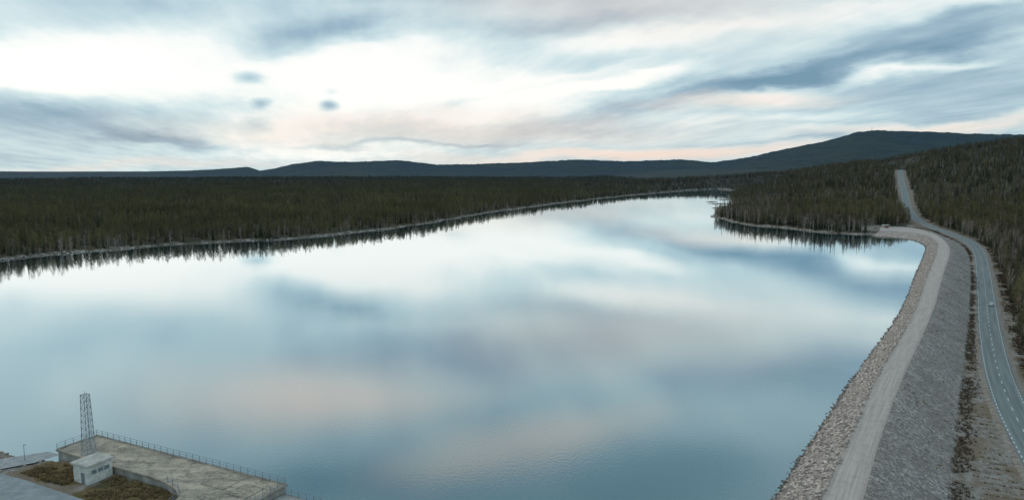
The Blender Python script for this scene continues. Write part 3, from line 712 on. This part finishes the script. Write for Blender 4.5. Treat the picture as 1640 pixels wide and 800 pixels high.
q=G(1418,365,ZC); g_=bpy.data.objects.new('gauge_shelter',None); COL.objects.link(g_); g_.location=(q[0],q[1],ZC-0.1); g_.rotation_euler=(0,0,.2)
tag(g_,'small reddish wooden shelter with pale roof at the dam end','shelter')
M_red=simple('red_boards',(0.34,0.15,0.11),(0.24,0.11,0.09),2)
mb=MB(); mb.box((1.2,0,1.4),(2.6,2.6,2.8)); obj('cabin',mb.mesh('cabin',[M_red]),parent=g_)
mb=MB(); 
for x in (-3,-1.2):
    for y in (-1.1,1.1): mb.rod((x,y,0),(x,y,3.0),.14,None,6)
mb.box((-2.1,-1.1,2.9),(2.2,.2,.2)); mb.box((-2.1,1.1,2.9),(2.2,.2,.2)); obj('post_frame',mb.mesh('post_frame',[M_white]),parent=g_)
mb=MB(); mb.box((0,0,3.2),(7,3.6,.3),0,0,.9); obj('roof',mb.mesh('shelter_roof',[M_white]),parent=g_)

M_isl=simple('islet_stone',(0.42,0.38,0.35),(0.12,0.10,0.08),0.12)
for k_,(px_,py_,a_,b_) in enumerate(((1150,326,17,7),(1163,331,12,6),(1140,323,9,5),(1158,320,10,6),(1147,333,7,4))):
    q=G(px_,py_,0); bm=bmesh.new(); bmesh.ops.create_icosphere(bm,subdivisions=3,radius=1)
    for v in bm.verts:
        x,y,z=v.co; nn=0.75+0.6*float(vn(np.array([x*2.2+k_*7]),np.array([y*2.2+z]),k_)[0]); v.co=(x*a_*nn,y*b_*nn,z*1.1*nn-0.1)
    m_=bpy.data.meshes.new('rock_islet'); bm.to_mesh(m_); bm.free(); m_.materials.append(M_isl)
    tag(obj('rock_islet',m_,loc=(q[0],q[1],0)),'low bare rocky islet in the calm water','rock',group='rocky islets off the point')

azm=math.atan((1385-820)/F/cp); rr_=4700/math.cos(azm); mx_,my_=rr_*math.sin(azm),rr_*math.cos(azm); hm=float(height(np.array([mx_]),np.array([my_]))[0][0])
mm=bpy.data.objects.new('radio_mast',None); COL.objects.link(mm); mm.location=(mx_,my_,hm-2); tag(mm,'thin radio mast on the wooded mountain summit','mast')
mb=MB(); mb.rod((0,0,0),(0,0,36),.8,.4,6); obj('pole',mb.mesh('mast_pole',[M_steel]),parent=mm)
mb=MB(); mb.rod((0,0,34),(0,0,41),.25,.1,5); mb.box((0,0,29),(2.5,2.5,2)); obj('antenna',mb.mesh('mast_antenna',[M_steel]),parent=mm)

# ------------------------------------------------------------------ world
SUN_EL=math.radians(32); SUN_AZ=math.radians(-62)
w_=bpy.data.worlds.new('World'); scene.world=w_; w_.use_nodes=True; nt=w_.node_tree
try: w_.cycles.sampling_method='NONE'
except Exception as ex: print('no sampling attr',ex)
for n_ in list(nt.nodes): nt.nodes.remove(n_)
out=N(nt,'ShaderNodeOutputWorld'); sky=N(nt,'ShaderNodeTexSky'); sky.sky_type='NISHITA'; sky.sun_disc=False; sky.sun_elevation=SUN_EL; sky.sun_rotation=SUN_AZ
bg1=N(nt,'ShaderNodeBackground'); bg1.inputs[1].default_value=0.10; nt.links.new(sky.outputs[0],bg1.inputs[0])
tc=N(nt,'ShaderNodeTexCoord'); sx=N(nt,'ShaderNodeSeparateXYZ'); nt.links.new(tc.outputs['Generated'],sx.inputs[0])
x,y,z=sx.outputs
yy=math_(nt,'MAXIMUM',y,0.05); U=math_(nt,'DIVIDE',x,yy); Vv=math_(nt,'DIVIDE',z,yy)
uvc=N(nt,'ShaderNodeCombineXYZ'); nt.links.new(U,uvc.inputs[0]); nt.links.new(Vv,uvc.inputs[1])
zz=math_(nt,'ADD',math_(nt,'MAXIMUM',z,0.0),0.07)
pc=N(nt,'ShaderNodeCombineXYZ'); nt.links.new(math_(nt,'DIVIDE',x,zz),pc.inputs[0]); nt.links.new(math_(nt,'DIVIDE',y,zz),pc.inputs[1])
mp=N(nt,'ShaderNodeMapping'); mp.inputs['Rotation'].default_value=(0,0,math.radians(-14)); nt.links.new(pc.outputs[0],mp.inputs[0])
mp2=N(nt,'ShaderNodeMapping'); mp2.inputs['Scale'].default_value=(1.0,0.26,1); nt.links.new(mp.outputs[0],mp2.inputs[0])
n1=noise(nt,mp2.outputs[0],1.2,4,0.5); n2=noise(nt,mp2.outputs[0],4.5,4,0.55)
mpd=N(nt,'ShaderNodeMapping'); mpd.inputs['Scale'].default_value=(4.0,12,1); mpd.inputs['Rotation'].default_value=(0,0,-0.12); nt.links.new(uvc.outputs[0],mpd.inputs[0])
nn_=N(nt,'ShaderNodeTexNoise'); nn_.inputs['Scale'].default_value=1.0; nn_.inputs['Detail'].default_value=5; nn_.inputs['Roughness'].default_value=0.55; nt.links.new(mpd.outputs[0],nn_.inputs['Vector'])
vs=N(nt,'ShaderNodeVectorMath',operation='SUBTRACT'); nt.links.new(nn_.outputs[1],vs.inputs[0]); vs.inputs[1].default_value=(.5,.5,.5)
vm=N(nt,'ShaderNodeVectorMath',operation='MULTIPLY'); nt.links.new(vs.outputs[0],vm.inputs[0]); vm.inputs[1].default_value=(.28,.08,0)
va=N(nt,'ShaderNodeVectorMath',operation='ADD'); nt.links.new(uvc.outputs[0],va.inputs[0]); nt.links.new(vm.outputs[0],va.inputs[1])
vm2=N(nt,'ShaderNodeVectorMath',operation='MULTIPLY'); nt.links.new(vs.outputs[0],vm2.inputs[0]); vm2.inputs[1].default_value=(.05,.018,0)
va2=N(nt,'ShaderNodeVectorMath',operation='ADD'); nt.links.new(uvc.outputs[0],va2.inputs[0]); nt.links.new(vm2.outputs[0],va2.inputs[1])
def blob(px,py,sx_px,sy_px,rot,amp,refl=False,fine=False,p=1.0):
    r=ray(px,py); u,v=r[0]/r[1],r[2]/r[1]
    if refl: v=-v; rot=-rot
    m=N(nt,'ShaderNodeMapping'); m.vector_type='TEXTURE'
    m.inputs['Location'].default_value=(u,v,0); m.inputs['Rotation'].default_value=(0,0,math.radians(rot)); m.inputs['Scale'].default_value=(sx_px*1.7/F,sy_px*1.7/F,1)
    nt.links.new((va2 if fine else va).outputs[0],m.inputs[0])
    l=N(nt,'ShaderNodeVectorMath',operation='LENGTH'); nt.links.new(m.outputs[0],l.inputs[0])
    return mrange(nt,l.outputs['Value'],1.0,0.0,0.0,amp,True)
bl=[ (150,105,340,54,0,1.3),(620,112,220,38,-3,1.0),(700,165,280,40,-3,.95),(930,128,150,18,10,1.0),(480,190,90,50,0,.6),(1040,243,230,8,2,.65),(1190,158,130,14,3,.85),(1380,15,260,20,4,.5),(1500,195,240,9,5,.6),(1450,118,120,8,8,.7),(1010,60,160,14,8,.4),(560,240,220,14,0,.5),(1250,190,160,8,4,.4),
 (480,66,140,28,12,-.8),(60,182,170,30,-3,-.8),(250,220,110,10,-4,-.85),(345,236,80,8,-2,-.45),(860,140,170,9,13,-.8),(1130,150,330,16,12,-.75),(1400,95,320,26,12,-.66),(1550,150,260,40,4,-.45),(1480,45,220,12,10,-.4),(640,229,150,4,0,-.65),(820,205,220,12,2,-.35),(1300,225,260,12,4,-.45),(60,240,200,22,0,-.2),(900,35,240,14,6,-.35)]
blf=[(398,125,28,11,0,-1.25),(526,146,18,10,0,-.95),(524,170,17,9,0,-1.6),(412,168,14,8,0,-.8),(415,201,28,11,0,-.65)]
blr=[(960,408,120,10,-8,.35),(480,640,210,42,5,.7),(800,722,220,26,12,.55),(720,570,300,34,4,-.5),(1300,590,200,34,5,-.55),(560,775,260,34,0,-.5),(1050,760,260,50,0,-.45),(250,545,260,24,4,-.2),(950,470,260,20,0,.35)]
acc=math_(nt,'MULTIPLY',math_(nt,'SUBTRACT',n1,0.5),0.9)
acc=math_(nt,'ADD',acc,math_(nt,'MULTIPLY',math_(nt,'SUBTRACT',n2,0.5),0.75))
acc=math_(nt,'ADD',acc,math_(nt,'MULTIPLY',math_(nt,'SUBTRACT',nn_.outputs[0],0.5),0.7))
acc=math_(nt,'SUBTRACT',math_(nt,'ADD',acc,0.06),mrange(nt,z,0.18,0.42,0.0,0.35))
for b in bl: acc=math_(nt,'ADD',acc,blob(*b))
for b in blf: acc=math_(nt,'ADD',acc,blob(*b,fine=True))
for b in blr: acc=math_(nt,'ADD',acc,blob(*b,refl=True))
val=math_(nt,'ADD',math_(nt,'MULTIPLY',acc,0.5),0.5,clamp=True)
cr=N(nt,'ShaderNodeValToRGB'); nt.links.new(val,cr.inputs[0]); E=cr.color_ramp.elements
E[0].position=0.0; E[0].color=(0.18,0.32,0.43,1); E[1].position=1.0; E[1].color=(1.06,1.05,1.01,1)
for p_,c_ in ((0.25,(.33,.475,.58)),(0.45,(.52,.68,.74)),(0.62,(.70,.83,.85)),(0.80,(.95,.985,.96))):
    e_=E.new(p_); e_.color=rgb(c_)
c=cr.outputs[0]
pk=None
for b in ((480,640,260,50,5,.62,True),(800,722,240,32,12,.62,True),(1040,246,330,12,1,.85,False),(700,208,420,24,0,.5,False),(1500,197,220,10,5,.5,False),(1180,165,160,12,3,.45,False),(1000,540,300,60,0,.4,True),(250,262,300,8,0,.3,False)):
    t_=blob(*b[:6],refl=b[6]); pk=t_ if pk is None else math_(nt,'MAXIMUM',pk,t_)
c=mixc(nt,pk,c,(.95,.74,.63))
bg2=N(nt,'ShaderNodeBackground'); bg2.inputs[1].default_value=1.0; nt.links.new(c,bg2.inputs[0])
ms=N(nt,'ShaderNodeMixShader'); ms.inputs[0].default_value=0.93; nt.links.new(bg1.outputs[0],ms.inputs[1]); nt.links.new(bg2.outputs[0],ms.inputs[2]); nt.links.new(ms.outputs[0],out.inputs[0])

sl=bpy.data.lights.new('sun','SUN'); sl.energy=0.7; sl.angle=math.radians(14); sl.color=(1.0,.89,.78)
so=bpy.data.objects.new('sun',sl); COL.objects.link(so)
dv=Vector((math.sin(SUN_AZ)*math.cos(SUN_EL),math.cos(SUN_AZ)*math.cos(SUN_EL),math.sin(SUN_EL)))
so.rotation_euler=dv.to_track_quat('Z','Y').to_euler(); so.location=(0,0,200)

cam=bpy.data.cameras.new('camera'); co=bpy.data.objects.new('camera',cam); COL.objects.link(co); co.location=(0,0,H)
co.rotation_euler=(math.radians(90)-PITCH,0,0); cam.sensor_width=36; cam.lens=36*F/1640; cam.clip_start=1; cam.clip_end=60000
scene.camera=co
scene.view_settings.view_transform='Standard'; scene.view_settings.look='None'; scene.view_settings.exposure=0
